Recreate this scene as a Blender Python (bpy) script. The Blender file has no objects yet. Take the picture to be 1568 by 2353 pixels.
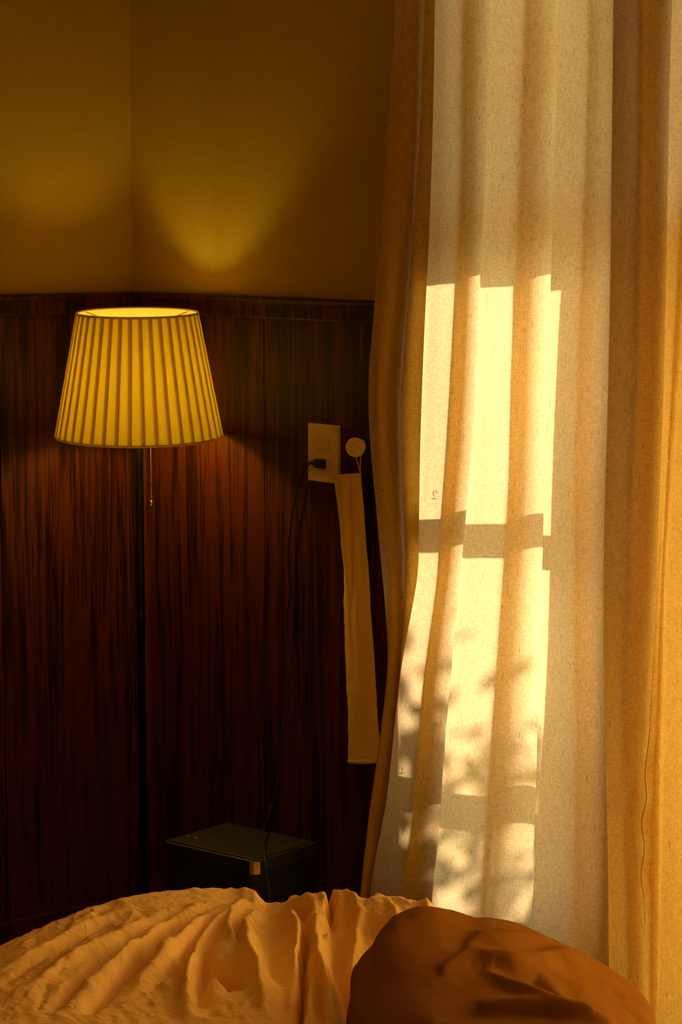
import bpy, bmesh, math, random
import numpy as np
from mathutils import Vector, Matrix, noise
random.seed(7)
scene = bpy.context.scene
COL = scene.collection
# ------------------------------------------------------------------ camera
F = 5400.0; CX = 784.0; CY = 1176.5; HOR = 513.0; EYE = 1.6
PITCH = math.atan((CY - HOR) / F)
cd = bpy.data.cameras.new('camera'); cam = bpy.data.objects.new('camera', cd); COL.objects.link(cam)
cam.location = (0, 0, EYE); cam.rotation_euler = (math.pi/2 - PITCH, 0, 0)
cd.sensor_fit = 'HORIZONTAL'; cd.sensor_width = 24.0; cd.lens = F / 1568 * 24.0
cd.clip_start = 0.05
scene.camera = cam
# ------------------------------------------------------------------ view / engine look
scene.view_settings.view_transform = 'Standard'; scene.view_settings.look = 'None'
scene.view_settings.gamma = 1.0; scene.view_settings.exposure = 0.0
scene.view_settings.use_curve_mapping = False
scene.cycles.use_denoising = True
scene.cycles.max_bounces = 14; scene.cycles.diffuse_bounces = 7; scene.cycles.transmission_bounces = 8
scene.cycles.transparent_max_bounces = 12; scene.cycles.sample_clamp_indirect = 4.0
# ------------------------------------------------------------------ room frame
def ray(px, py):
    a = (px - CX) / F; b = -(py - CY) / F
    c, s = math.cos(PITCH), math.sin(PITCH)
    return Vector((a, c + b*s, -s + b*c))
AR = math.radians(49.0)
U = Vector((math.cos(AR), -math.sin(AR), 0))       # along the window wall, coming nearer
N = Vector((-math.sin(AR), -math.cos(AR), 0))      # into the room, along the lamp wall
d = ray(306, 671); C0 = d * (5.25 / d.y); C0.z = 0
RAIL_Z = EYE + d.z * 5.25 / d.y
def P(s, w, z=0.0): return C0 + U*s + N*w + Vector((0, 0, z))
def room(v):
    r = Vector(v) - C0; return r.dot(U), r.dot(N), v[2]
def on_w(px, py, w):                                # sight line meets the plane w = const
    d = ray(px, py); o = Vector((0, 0, EYE)); t = (w - (o - C0).dot(N)) / d.dot(N)
    return room(o + d*t)
def on_s(px, py, s):
    d = ray(px, py); o = Vector((0, 0, EYE)); t = (s - (o - C0).dot(U)) / d.dot(U)
    return room(o + d*t)
def on_z(px, py, z):
    d = ray(px, py); t = (z - EYE) / d.z
    return Vector((0, 0, EYE)) + d*t
def proj(v):
    x, y, z = v[0], v[1], v[2] - EYE
    c, s = math.cos(PITCH), math.sin(PITCH)
    dep = y*c - z*s; up = y*s + z*c
    return CX + F*x/dep, CY - F*up/dep
# ------------------------------------------------------------------ sun and sky
SUN_TH, SUN_EL = math.radians(30), math.radians(21)
to_sun = (-N*math.cos(SUN_TH) + U*math.sin(SUN_TH)) * math.cos(SUN_EL) + Vector((0, 0, math.sin(SUN_EL)))
sl = bpy.data.lights.new('sun', 'SUN'); so = bpy.data.objects.new('sun', sl); COL.objects.link(so)
sl.energy = 23.5; sl.color = (1.0, 0.75, 0.60); sl.angle = math.radians(0.6)
so.rotation_euler = to_sun.to_track_quat('Z', 'Y').to_euler(); so.location = P(3, -4, 4)
wd = bpy.data.worlds.new('sky'); scene.world = wd; wd.use_nodes = True
bg = wd.node_tree.nodes['Background']; bg.inputs[0].default_value = (0.95, 0.93, 0.72, 1); bg.inputs[1].default_value = 9.8
PORTAL = True
BULB = 122.0
# ------------------------------------------------------------------ materials
def new_mat(name):
    m = bpy.data.materials.new(name); m.use_nodes = True
    nt = m.node_tree; nt.nodes.clear()
    return m, nt, nt.nodes.new('ShaderNodeOutputMaterial')
def pbr(name, col, rough=0.6, metal=0.0, noise_amt=0.08, scale=40, bump=0.0, spec=0.5, coat=0.0, stretch=(1,1,1)):
    m, nt, out = new_mat(name)
    b = nt.nodes.new('ShaderNodeBsdfPrincipled'); nt.links.new(b.outputs[0], out.inputs[0])
    b.inputs['Roughness'].default_value = rough; b.inputs['Metallic'].default_value = metal
    b.inputs['Specular IOR Level'].default_value = spec; b.inputs['Coat Weight'].default_value = coat
    tc = nt.nodes.new('ShaderNodeTexCoord'); mp = nt.nodes.new('ShaderNodeMapping')
    mp.inputs['Scale'].default_value = stretch
    nt.links.new(tc.outputs['Object'], mp.inputs[0])
    n = nt.nodes.new('ShaderNodeTexNoise'); n.inputs['Scale'].default_value = scale; n.inputs['Detail'].default_value = 5
    nt.links.new(mp.outputs[0], n.inputs['Vector'])
    r = nt.nodes.new('ShaderNodeValToRGB')
    k0, k1 = 1-noise_amt, 1+noise_amt
    r.color_ramp.elements[0].position = .3; r.color_ramp.elements[1].position = .7
    r.color_ramp.elements[0].color = tuple(c*k0 for c in col) + (1,); r.color_ramp.elements[1].color = tuple(min(1, c*k1) for c in col) + (1,)
    nt.links.new(n.outputs[0], r.inputs[0]); nt.links.new(r.outputs[0], b.inputs['Base Color'])
    if bump:
        bp = nt.nodes.new('ShaderNodeBump'); bp.inputs['Strength'].default_value = bump; bp.inputs['Distance'].default_value = .002
        nt.links.new(n.outputs[0], bp.inputs['Height']); nt.links.new(bp.outputs[0], b.inputs['Normal'])
    return m
M = {}
M['plaster'] = pbr('yellow_plaster', (.47, .335, .031), .9, scale=60, noise_amt=.03, bump=.25)
M['white_plaster'] = pbr('ceiling_plaster', (.7, .5, .2), .9)
M['brass'] = pbr('brass', (.95, .68, .24), .38, 1.0, .05)
M['black_metal'] = pbr('black_metal', (.008, .007, .006), .28, 0.0, .1)
M['black_plastic'] = pbr('black_plastic', (.012, .011, .010), .5, 0, .15, scale=300, bump=.15)
M['ivory'] = pbr('ivory_plastic', (.95, .78, .38), .45, 0, .03)
M['ivory_dark'] = pbr('ivory_recess_shade', (.30, .18, .05), .6, 0, .03)  # darkened ivory, the shade of the gaps put into the colour
M['slot'] = pbr('dark_slot', (.01, .008, .005), .6)
M['cord_black'] = pbr('black_rubber', (.010, .012, .008), .35, 0, .1)
M['exterior'] = pbr('render_wall', (.55, .48, .36), .9, scale=20)
M['ground'] = pbr('patio_stone', (.74, .56, .28), .9, scale=8, noise_amt=.15)
M['frame'] = pbr('window_frame_wood', (.10, .045, .015), .5, scale=20, noise_amt=.2, stretch=(8, 8, 1))
M['bark'] = pbr('bark', (.10, .07, .04), .9, scale=30, noise_amt=.3)
M['mattress'] = pbr('mattress_ticking', (.6, .5, .32), .9)
M['bedwood'] = pbr('bed_wood', (.05, .02, .008), .5, scale=20, noise_amt=.3, stretch=(1, 1, 8))

def wood_mat():
    m, nt, out = new_mat('dark_rosewood_panel')
    b = nt.nodes.new('ShaderNodeBsdfPrincipled'); nt.links.new(b.outputs[0], out.inputs[0])
    tc = nt.nodes.new('ShaderNodeTexCoord')
    def mp(scale):
        x = nt.nodes.new('ShaderNodeMapping'); x.inputs['Scale'].default_value = scale
        nt.links.new(tc.outputs['Object'], x.inputs[0]); return x
    a = nt.nodes.new('ShaderNodeTexNoise'); a.inputs['Scale'].default_value = 1; a.inputs['Detail'].default_value = 7; a.inputs['Roughness'].default_value = .65
    a.inputs['Distortion'].default_value = .8
    nt.links.new(mp((55, 55, 2.2)).outputs[0], a.inputs['Vector'])
    f = nt.nodes.new('ShaderNodeTexNoise'); f.inputs['Scale'].default_value = 1; f.inputs['Detail'].default_value = 4
    nt.links.new(mp((260, 260, 7)).outputs[0], f.inputs['Vector'])
    big = nt.nodes.new('ShaderNodeTexNoise'); big.inputs['Scale'].default_value = 1; big.inputs['Detail'].default_value = 2
    nt.links.new(mp((9, 9, .8)).outputs[0], big.inputs['Vector'])
    m1 = nt.nodes.new('ShaderNodeMath'); m1.operation = 'MULTIPLY_ADD'; m1.inputs[1].default_value = .42
    nt.links.new(f.outputs[0], m1.inputs[0]); nt.links.new(a.outputs[0], m1.inputs[2])
    m2 = nt.nodes.new('ShaderNodeMath'); m2.operation = 'MULTIPLY_ADD'; m2.inputs[1].default_value = .45
    nt.links.new(big.outputs[0], m2.inputs[0]); nt.links.new(m1.outputs[0], m2.inputs[2])
    r = nt.nodes.new('ShaderNodeValToRGB'); e = r.color_ramp.elements
    e[0].position = .70; e[0].color = (.007, .0015, .0004, 1)
    e[1].position = 1.06; e[1].color = (.095, .019, .003, 1)
    x = e.new(.88); x.color = (.027, .0055, .001, 1)
    nt.links.new(m2.outputs[0], r.inputs[0]); nt.links.new(r.outputs[0], b.inputs['Base Color'])
    b.inputs['Roughness'].default_value = .42; b.inputs['Specular IOR Level'].default_value = .25
    bp = nt.nodes.new('ShaderNodeBump'); bp.inputs['Strength'].default_value = .12; bp.inputs['Distance'].default_value = .001
    nt.links.new(f.outputs[0], bp.inputs['Height']); nt.links.new(bp.outputs[0], b.inputs['Normal'])
    return m
M['wood'] = wood_mat()

def cloth_mat(name, col, trans, weave=(420, 130), var=.12, tfac=.6, bump=.3, dark_slub=.35):
    """woven cloth: diffuse front plus light that soaks through it"""
    m, nt, out = new_mat(name)
    tc = nt.nodes.new('ShaderNodeTexCoord')
    def nz(scale, detail=2):
        x = nt.nodes.new('ShaderNodeMapping'); x.inputs['Scale'].default_value = scale
        nt.links.new(tc.outputs['Object'], x.inputs[0])
        n = nt.nodes.new('ShaderNodeTexNoise'); n.inputs['Scale'].default_value = 1; n.inputs['Detail'].default_value = detail
        nt.links.new(x.outputs[0], n.inputs['Vector']); return n
    h, v = weave
    w1 = nz((h, h, v)); w2 = nz((v, v, h)); sl_ = nz((h*.8, h*.8, v*.5), 1)
    ad = nt.nodes.new('ShaderNodeMath'); ad.operation = 'ADD'
    nt.links.new(w1.outputs[0], ad.inputs[0]); nt.links.new(w2.outputs[0], ad.inputs[1])
    r = nt.nodes.new('ShaderNodeMapRange'); r.inputs[1].default_value = .75; r.inputs[2].default_value = 1.25
    r.inputs[3].default_value = 1 - var*2; r.inputs[4].default_value = 1 + var
    nt.links.new(ad.outputs[0], r.inputs[0])
    r2 = nt.nodes.new('ShaderNodeMapRange'); r2.inputs[1].default_value = .66; r2.inputs[2].default_value = .76
    r2.inputs[3].default_value = 1; r2.inputs[4].default_value = 1 - dark_slub
    nt.links.new(sl_.outputs[0], r2.inputs[0])
    ml = nt.nodes.new('ShaderNodeMath'); ml.operation = 'MULTIPLY'
    nt.links.new(r.outputs[0], ml.inputs[0]); nt.links.new(r2.outputs[0], ml.inputs[1])
    def tint(c):
        x = nt.nodes.new('ShaderNodeVectorMath'); x.operation = 'SCALE'; x.inputs[0].default_value = c
        nt.links.new(ml.outputs[0], x.inputs['Scale']); return x
    bp = nt.nodes.new('ShaderNodeBump'); bp.inputs['Strength'].default_value = bump; bp.inputs['Distance'].default_value = .0006
    nt.links.new(ad.outputs[0], bp.inputs['Height'])
    df = nt.nodes.new('ShaderNodeBsdfDiffuse'); nt.links.new(tint(col).outputs[0], df.inputs[0]); nt.links.new(bp.outputs[0], df.inputs['Normal'])
    if tfac:
        tr = nt.nodes.new('ShaderNodeBsdfTranslucent'); nt.links.new(tint(trans).outputs[0], tr.inputs[0])
        mx = nt.nodes.new('ShaderNodeMixShader'); mx.inputs[0].default_value = tfac
        nt.links.new(df.outputs[0], mx.inputs[1]); nt.links.new(tr.outputs[0], mx.inputs[2]); nt.links.new(mx.outputs[0], out.inputs[0])
    else:
        nt.links.new(df.outputs[0], out.inputs[0])
    return m
M['linen'] = cloth_mat('linen_curtain', (.74, .50, .10), (.575, .465, .25), tfac=.42, var=.10, weave=(520, 110))
M['shade'] = cloth_mat('pleated_shade_cloth', (.80, .62, .26), (.80, .72, .16), weave=(900, 900), var=.03, tfac=.47, bump=.05, dark_slub=0)
M['canvas'] = cloth_mat('cream_canvas', (.95, .66, .24), (.5, .3, .1), weave=(600, 600), var=.05, tfac=0, bump=.2, dark_slub=0)
M['string'] = cloth_mat('cotton_cord', (.80, .50, .17), (.5, .3, .1), weave=(900, 900), var=.1, tfac=0, dark_slub=0)
def duvet_mat():
    m = cloth_mat('ochre_duvet_cotton', (.90, .63, .27), (.5, .2, .05), weave=(700, 700), var=.03, tfac=0, bump=.0, dark_slub=0)
    nt = m.node_tree; tc = nt.nodes.new('ShaderNodeTexCoord')
    df = [n for n in nt.nodes if n.type == 'BSDF_DIFFUSE'][0]
    n1 = nt.nodes.new('ShaderNodeTexNoise'); n1.inputs['Scale'].default_value = 38; n1.inputs['Detail'].default_value = 5; n1.inputs['Distortion'].default_value = 1.2
    try: n1.noise_type = 'RIDGED_MULTIFRACTAL'
    except Exception: pass
    nt.links.new(tc.outputs['Object'], n1.inputs['Vector'])
    bp = nt.nodes.new('ShaderNodeBump'); bp.inputs['Strength'].default_value = .8; bp.inputs['Distance'].default_value = .005
    nt.links.new(n1.outputs[0], bp.inputs['Height']); nt.links.new(bp.outputs[0], df.inputs['Normal'])
    return m
M['duvet'] = duvet_mat()
M['pillow'] = cloth_mat('shaded_pillow_cotton', (.24, .105, .024), (.5, .2, .05), weave=(700, 700), var=.04, tfac=0, bump=.25, dark_slub=0)  # shade on the pillow is put into this darker cotton colour
def glass_mat():
    m, nt, out = new_mat('clear_window_glass')
    t = nt.nodes.new('ShaderNodeBsdfTransparent'); g = nt.nodes.new('ShaderNodeBsdfGlossy'); g.inputs['Roughness'].default_value = .02
    t.inputs[0].default_value = (.97, .97, .95, 1)
    f = nt.nodes.new('ShaderNodeFresnel'); f.inputs[0].default_value = 1.3; mx = nt.nodes.new('ShaderNodeMixShader')
    nt.links.new(f.outputs[0], mx.inputs[0]); nt.links.new(t.outputs[0], mx.inputs[1]); nt.links.new(g.outputs[0], mx.inputs[2]); nt.links.new(mx.outputs[0], out.inputs[0])
    return m
M['glass'] = glass_mat()
def frosted_mat():
    m, nt, out = new_mat('frosted_window_glass')
    t = nt.nodes.new('ShaderNodeBsdfTranslucent'); t.inputs[0].default_value = (.82, .69, .35, 1)
    g = nt.nodes.new('ShaderNodeBsdfDiffuse'); g.inputs[0].default_value = (.6, .6, .55, 1)
    mx = nt.nodes.new('ShaderNodeMixShader'); mx.inputs[0].default_value = .15
    nt.links.new(t.outputs[0], mx.inputs[1]); nt.links.new(g.outputs[0], mx.inputs[2]); nt.links.new(mx.outputs[0], out.inputs[0])
    return m
M['frosted'] = frosted_mat()
def leaf_mat():
    m, nt, out = new_mat('green_leaf')
    t = nt.nodes.new('ShaderNodeBsdfTranslucent'); t.inputs[0].default_value = (.10, .16, .02, 1)
    g = nt.nodes.new('ShaderNodeBsdfDiffuse'); g.inputs[0].default_value = (.08, .14, .03, 1)
    mx = nt.nodes.new('ShaderNodeMixShader'); mx.inputs[0].default_value = .6
    nt.links.new(t.outputs[0], mx.inputs[1]); nt.links.new(g.outputs[0], mx.inputs[2]); nt.links.new(mx.outputs[0], out.inputs[0])
    return m
M['leaf'] = leaf_mat()
def bulb_mat():
    m, nt, out = new_mat('glowing_bulb'); e = nt.nodes.new('ShaderNodeEmission')
    e.inputs[0].default_value = (1.0, .68, .10, 1); e.inputs[1].default_value = BULB
    nt.links.new(e.outputs[0], out.inputs[0]); return m
M['bulb'] = bulb_mat()
# ------------------------------------------------------------------ helpers
def link_mesh(name, bm, mat, parent=None, smooth=False, loc=None):
    bmesh.ops.recalc_face_normals(bm, faces=bm.faces[:])
    me = bpy.data.meshes.new(name); bm.to_mesh(me); bm.free()
    if smooth:
        for p in me.polygons: p.use_smooth = True
    me.materials.append(mat)
    o = bpy.data.objects.new(name, me); COL.objects.link(o)
    if parent is not None:
        o.parent = parent; o.matrix_parent_inverse = Matrix.Translation(-parent.location)
    return o
def thing(name, label, cat, loc, group=None):
    o = bpy.data.objects.new(name, None); COL.objects.link(o); o.location = loc; o.empty_display_size = .05
    o['label'] = label; o['category'] = cat
    if group: o['group'] = group
    return o
def tag(o, label, cat, group=None):
    o['label'] = label; o['category'] = cat
    if group: o['group'] = group
    return o
def struct(o): o['kind'] = 'structure'; return o
def box_room(bm, s0, s1, w0, w1, z0, z1, bevel=0):
    vs = [bm.verts.new(P(s, w, z)) for s in (s0, s1) for w in (w0, w1) for z in (z0, z1)]
    fs = [(0, 1, 3, 2), (4, 6, 7, 5), (0, 4, 5, 1), (2, 3, 7, 6), (0, 2, 6, 4), (1, 5, 7, 3)]
    faces = [bm.faces.new([vs[i] for i in f]) for f in fs]
    if bevel:
        es = set(e for f in faces for e in f.edges)
        bmesh.ops.bevel(bm, geom=list(es), offset=bevel, segments=3, affect='EDGES', profile=.5)
def B(s0, s1, w0, w1, z0, z1, name, mat, parent=None, bevel=0):
    bm = bmesh.new(); box_room(bm, s0, s1, w0, w1, z0, z1, bevel); return link_mesh(name, bm, mat, parent)
def lathe(bm, prof, origin, axis=Vector((0, 0, 1)), seg=48, closed=False):
    q = axis.to_track_quat('Z', 'Y').to_matrix()
    rings = []
    for r, h in prof:
        rings.append([bm.verts.new(origin + q @ Vector((r*math.cos(2*math.pi*k/seg), r*math.sin(2*math.pi*k/seg), h))) for k in range(seg)])
    for a, b in zip(rings, rings[1:]):
        for k in range(seg):
            bm.faces.new((a[k], a[(k+1) % seg], b[(k+1) % seg], b[k]))
    if not closed:
        for rg in (rings[0], rings[-1]):
            bm.faces.new(rg)
def tube(bm, pts, rad, seg=10):
    pts = [Vector(p) for p in pts]; rings = []
    ref = Vector((.31, .2, .93))
    for i, p in enumerate(pts):
        t = (pts[min(i+1, len(pts)-1)] - pts[max(i-1, 0)]).normalized()
        a = t.cross(ref).normalized(); b = t.cross(a).normalized()
        r = rad[i] if isinstance(rad, (list, tuple)) else rad
        rings.append([bm.verts.new(p + (a*math.cos(2*math.pi*k/seg) + b*math.sin(2*math.pi*k/seg))*r) for k in range(seg)])
    for a, b in zip(rings, rings[1:]):
        for k in range(seg): bm.faces.new((a[k], a[(k+1) % seg], b[(k+1) % seg], b[k]))
    bm.faces.new(rings[0]); bm.faces.new(rings[-1])
def spline(pts, n=12, closed=False):
    pts = [np.array(p, float) for p in pts]; out = []
    L = len(pts)
    for i in range(L-1):
        p0 = pts[max(i-1, 0)]; p1 = pts[i]; p2 = pts[i+1]; p3 = pts[min(i+2, L-1)]
        for k in range(n):
            t = k/n
            out.append(.5*((2*p1) + (-p0+p2)*t + (2*p0-5*p1+4*p2-p3)*t*t + (-p0+3*p1-3*p2+p3)*t**3))
    out.append(pts[-1]); return out
def strip_mesh(rows):
    bm = bmesh.new(); vs = [[bm.verts.new(p) for p in r] for r in rows]
    for a, b in zip(vs, vs[1:]):
        for k in range(len(a)-1): bm.faces.new((a[k], a[k+1], b[k+1], b[k]))
    return bm
def grid_obj(name, V, mat, parent=None):
    """V: rows x cols x 3 array -> smooth sheet"""
    r, c, _ = V.shape
    idx = np.arange(r*c).reshape(r, c)
    f = np.stack([idx[:-1, :-1], idx[:-1, 1:], idx[1:, 1:], idx[1:, :-1]], -1).reshape(-1, 4)
    me = bpy.data.meshes.new(name); me.from_pydata(V.reshape(-1, 3).tolist(), [], f.tolist())
    for p in me.polygons: p.use_smooth = True
    me.materials.append(mat)
    o = bpy.data.objects.new(name, me); COL.objects.link(o)
    if parent is not None:
        o.parent = parent; o.matrix_parent_inverse = Matrix.Translation(-parent.location)
    return o
# ------------------------------------------------------------------ the room
S1, W1, ZC = 5.2, 4.4, 2.6
# the sunlit patch on the curtain tells where the clear sash stands
GW = -.06                                            # plane of the glass
def back_to_glass(px, py, w):
    s, w_, z = on_w(px, py, w)
    dw = w - GW
    return s + dw*math.tan(SUN_TH), z + dw*math.tan(SUN_EL)/math.cos(SUN_TH)
WC_TOP, WC_BOT = .150, .185
_s, _, _ = on_w(1291, 1000, .150)
CB0 = _s + (.150-.035)*math.tan(SUN_TH); CB1 = CB0 + .15     # unseen board inside the window, shaped to darken the fold before it
GR = _s + (.150+.085)*math.tan(SUN_TH) + .012; print('CB', CB0, CB1, GR)              # right edge of the clear pane
GL, _ = back_to_glass(893, 1900, .185)               # left edge
B1 = [back_to_glass(1110, y, .165)[1] for y in (1218, 1278)]
B2 = [back_to_glass(1110, y, .175)[1] for y in (1842, 1908)]
ZB = back_to_glass(1200, 2190, .185)[1]              # top of the bottom rail
OS0, OS1, OZ0, OZ1 = GL - .05, GR + 2.2, 0.04, 2.25  # opening stretched unseen past the curtain to light the bed
print('glass', GL, GR, B1, B2, ZB)
wt = .16
bm = bmesh.new()
box_room(bm, -.15, OS0, -wt, 0, 0, ZC); box_room(bm, OS1, S1+.15, -wt, 0, 0, ZC)
box_room(bm, OS0, OS1, -wt, 0, OZ1, ZC); box_room(bm, OS0, OS1, -wt, 0, 0, OZ0)
struct(link_mesh('wall_right', bm, M['plaster']))
struct(B(-.15, 0, 0, W1+.15, 0, ZC, 'wall_left', M['plaster']))
struct(B(S1, S1+.15, 0, W1+.15, 0, ZC, 'wall_near', M['plaster']))
struct(B(0, S1, W1, W1+.15, 0, ZC, 'wall_back', M['plaster']))
struct(B(-.15, S1+.15, -wt, W1+.15, -.12, 0, 'floor', M['bedwood']))
struct(B(-.15, S1+.15, -wt, W1+.15, ZC, ZC+.12, 'ceiling', M['white_plaster']))
# wainscot boards, cap rail, corner cove, baseboards
seam = on_w(605, 850, .01)[0]
def panels(along_s, name, length):
    bm = bmesh.new(); t = .008; g = .0012
    cuts = [0]; x = (seam % .45) if along_s else .36
    while x < length: cuts.append(x); x += .45
    cuts.append(length)
    for a, b in zip(cuts, cuts[1:]):
        if along_s: box_room(bm, a+g, b-g, .0, t, .08, RAIL_Z-.03, .0006)
        else: box_room(bm, .0, t, a+g, b-g, .08, RAIL_Z-.03, .0006)
    return struct(link_mesh(name, bm, M['wood']))
panels(True, 'trim_1', GL-.127); panels(False, 'trim_2', W1)
def rail_prof(bm, along_s, L):
    pr = [(0, -.044), (.014, -.044), (.016, -.040), (.016, -.014), (.020, -.010), (.022, -.004), (.020, 0), (0, .0015)]
    rows = [[(P(e, y, RAIL_Z+z) if along_s else P(y, e, RAIL_Z+z)) for y, z in pr] for e in (0, L)]
    vs = [[bm.verts.new(p) for p in r] for r in rows]
    for k in range(len(pr)): bm.faces.new((vs[0][k], vs[0][(k+1) % len(pr)], vs[1][(k+1) % len(pr)], vs[1][k]))
    bm.faces.new(vs[0]); bm.faces.new(vs[1])
bm = bmesh.new(); rail_prof(bm, True, GL-.127); struct(link_mesh('trim_3', bm, M['wood']))
bm = bmesh.new(); rail_prof(bm, False, W1); struct(link_mesh('trim_4', bm, M['wood']))
bm = bmesh.new()                                     # cove in the corner, with a lip on each side
pr = [(0, 0), (.060, 0), (.060, .010)] + [(.0545+.0055*math.cos(a), .0115+.0055*math.sin(a)) for a in [math.radians(10+20*k) for k in range(10)]] + [(.047, .009), (.030, .010), (.018, .013)] \
   + [(.0145+.0055*math.cos(a), .0205+.0055*math.sin(a)) for a in [math.radians(-60+20*k) for k in range(9)]] + [(.010, .030), (0, .030)]
rows = [[P(a+.004, b+.004, z) for a, b in pr] for z in (.08, RAIL_Z-.046)]
vs = [[bm.verts.new(p) for p in r] for r in rows]
for k in range(len(pr)): bm.faces.new((vs[0][k], vs[0][(k+1) % len(pr)], vs[1][(k+1) % len(pr)], vs[1][k]))
bm.faces.new(vs[0]); bm.faces.new(vs[1]); struct(link_mesh('trim_5', bm, M['wood']))
struct(B(0, GL-.127, 0, .014, 0, .08, 'baseboard_right', M['wood'], bevel=.002))
struct(B(0, .014, 0, W1, 0, .08, 'baseboard_left', M['wood'], bevel=.002))
# window: clear sash on the left, frosted sashes on the right
win = bpy.data.objects.new('window_1', None); COL.objects.link(win); win.location = P((OS0+OS1)/2, GW, 0); struct(win)
f0, f1 = GW-.022, GW+.022
bm = bmesh.new()
box_room(bm, OS0, GL, f0, f1, OZ0, OZ1, .002); box_room(bm, OS0, OS1, f0-.02, f1+.02, OZ1-.05, OZ1); box_room(bm, OS0, OS1, f0-.02, f1+.02, OZ0, OZ0+.03)
box_room(bm, OS1-.05, OS1, f0, f1, OZ0, OZ1)
link_mesh('window_frame', bm, M['frame'], win)
zt = B1[0] + (B1[0]-B2[0]) * 1.02                    # transom line
TR = EYE - (540-HOR)/F*4.45 + .02
bm = bmesh.new()
for a, b in (B1, B2): box_room(bm, GL, GR, f0+.006, f1-.006, b, a)
box_room(bm, GL, OS1-.05, f0+.006, f1-.006, TR-.01, TR+.045)
box_room(bm, GL, GR, f0+.006, f1-.006, OZ0+.03, ZB)
link_mesh('glazing_bar', bm, M['frame'], win)
B(GL-.125, GL-.107, 0, .094, 0, OZ1+.02, 'blocking_board', M['frame'], win)  # unseen board added to stop skylight creeping behind the curtain's left edge
B(GL-.107, GL-.05, 0, .012, 0, OZ1+.02, 'blocking_board', M['frame'], win)
B(GL, GR, GW-.002, GW+.002, OZ0+.03, OZ1-.05, 'clear_glass', M['glass'], win)
PIER = GR+.07; mid = (PIER+OS1-.05)/2 + .12
B(PIER, OS1-.05, GW-.003, GW+.003, OZ0+.03, TR, 'frosted_glass', M['frosted'], win)
B(PIER, OS1-.05, GW-.003, GW+.003, TR+.03, OZ1-.05, 'clear_glass', M['glass'], win)
B(GR, PIER, f0-.005, f1+.005, OZ0+.03, OZ1-.05, 'mullion', M['frame'], win)
B(CB0, CB1, .035, .055, 0, OZ1+.02, 'blocking_board', M['frame'], win)
B(GR+.005, CB1, f1, .036, 0, OZ1+.02, 'blocking_board', M['frame'], win)
B(mid, mid+.04, f0, f1, OZ0+.03, OZ1-.05, 'sash_stile', M['frame'], win)
B(mid+.04, OS1-.05, f0, f1, OZ0+.03, .86, 'light_block_panel', M['frame'], win)  # unseen panel added to keep low window light off the wainscot
bm = bmesh.new()                                     # small etched stamps on the glass, seen as shadows on the cloth
def stroke(px, py, x0, z0, x1, z1, t=.0011):
    s_, z_ = back_to_glass(px, py, .165)
    a = P(s_+x0, GW+.0026, z_+z0); b = P(s_+x1, GW+.0026, z_+z1); tube(bm, [a, b], t, 6)
for q in ((-.006, .006, -.006, -.001), (-.001, .006, -.001, -.001), (.005, .006, .005, -.001), (-.007, -.006, .008, -.005)): stroke(932, 1765, *q)
for q in ((-.004, .006, .004, .006), (.004, .006, .004, -.001), (.004, -.001, -.001, .001), (-.001, .001, -.002, -.003), (-.010, -.008, .008, -.006)): stroke(1010, 1722, *q)
for q in ((-.003, .006, -.004, .001), (-.004, .001, -.001, -.004), (.001, .006, .003, .001), (-.006, -.008, .002, -.009)): stroke(995, 1138, *q)
link_mesh('glass_stamp', bm, M['slot'], win)
# outside: ground, canopy over the window, shrub
struct(B(-3, 9, -9, -wt, -.25, -.12, 'floor_outside', M['ground']))
out = 1.15
_, zp = back_to_glass(1100, 655, .16)
canz = zp + (out + GW)*math.tan(SUN_EL)/math.cos(SUN_TH)
struct(B(-.3, 7.0, -out, -wt, canz, canz+.10, 'ceiling_canopy', M['exterior']))
struct(B(GL-.12, GL-.07, -1.15, -wt, -.12, canz, 'wall_sky_block', M['frame']))  # unseen fin added to block skylight coming from the left
if PORTAL:
    pl = bpy.data.lights.new('window_portal', 'AREA'); pl.shape = 'RECTANGLE'; pl.size = OS1-OS0; pl.size_y = OZ1-OZ0; pl.cycles.is_portal = True
    po = bpy.data.objects.new('window_portal', pl); COL.objects.link(po); po.location = P((OS0+OS1)/2, -.14, (OZ0+OZ1)/2)
    po.rotation_euler = (-N).to_track_quat('Z', 'Y').to_euler()
    q = Matrix((U, Vector((0, 0, 1)), U.cross(Vector((0, 0, 1))))).transposed()
    po.rotation_euler = q.to_euler()
    if (q @ Vector((0, 0, -1))).dot(N) < 0:
        q = Matrix((-U, Vector((0, 0, 1)), (-U).cross(Vector((0, 0, 1))))).transposed(); po.rotation_euler = q.to_euler()

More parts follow.
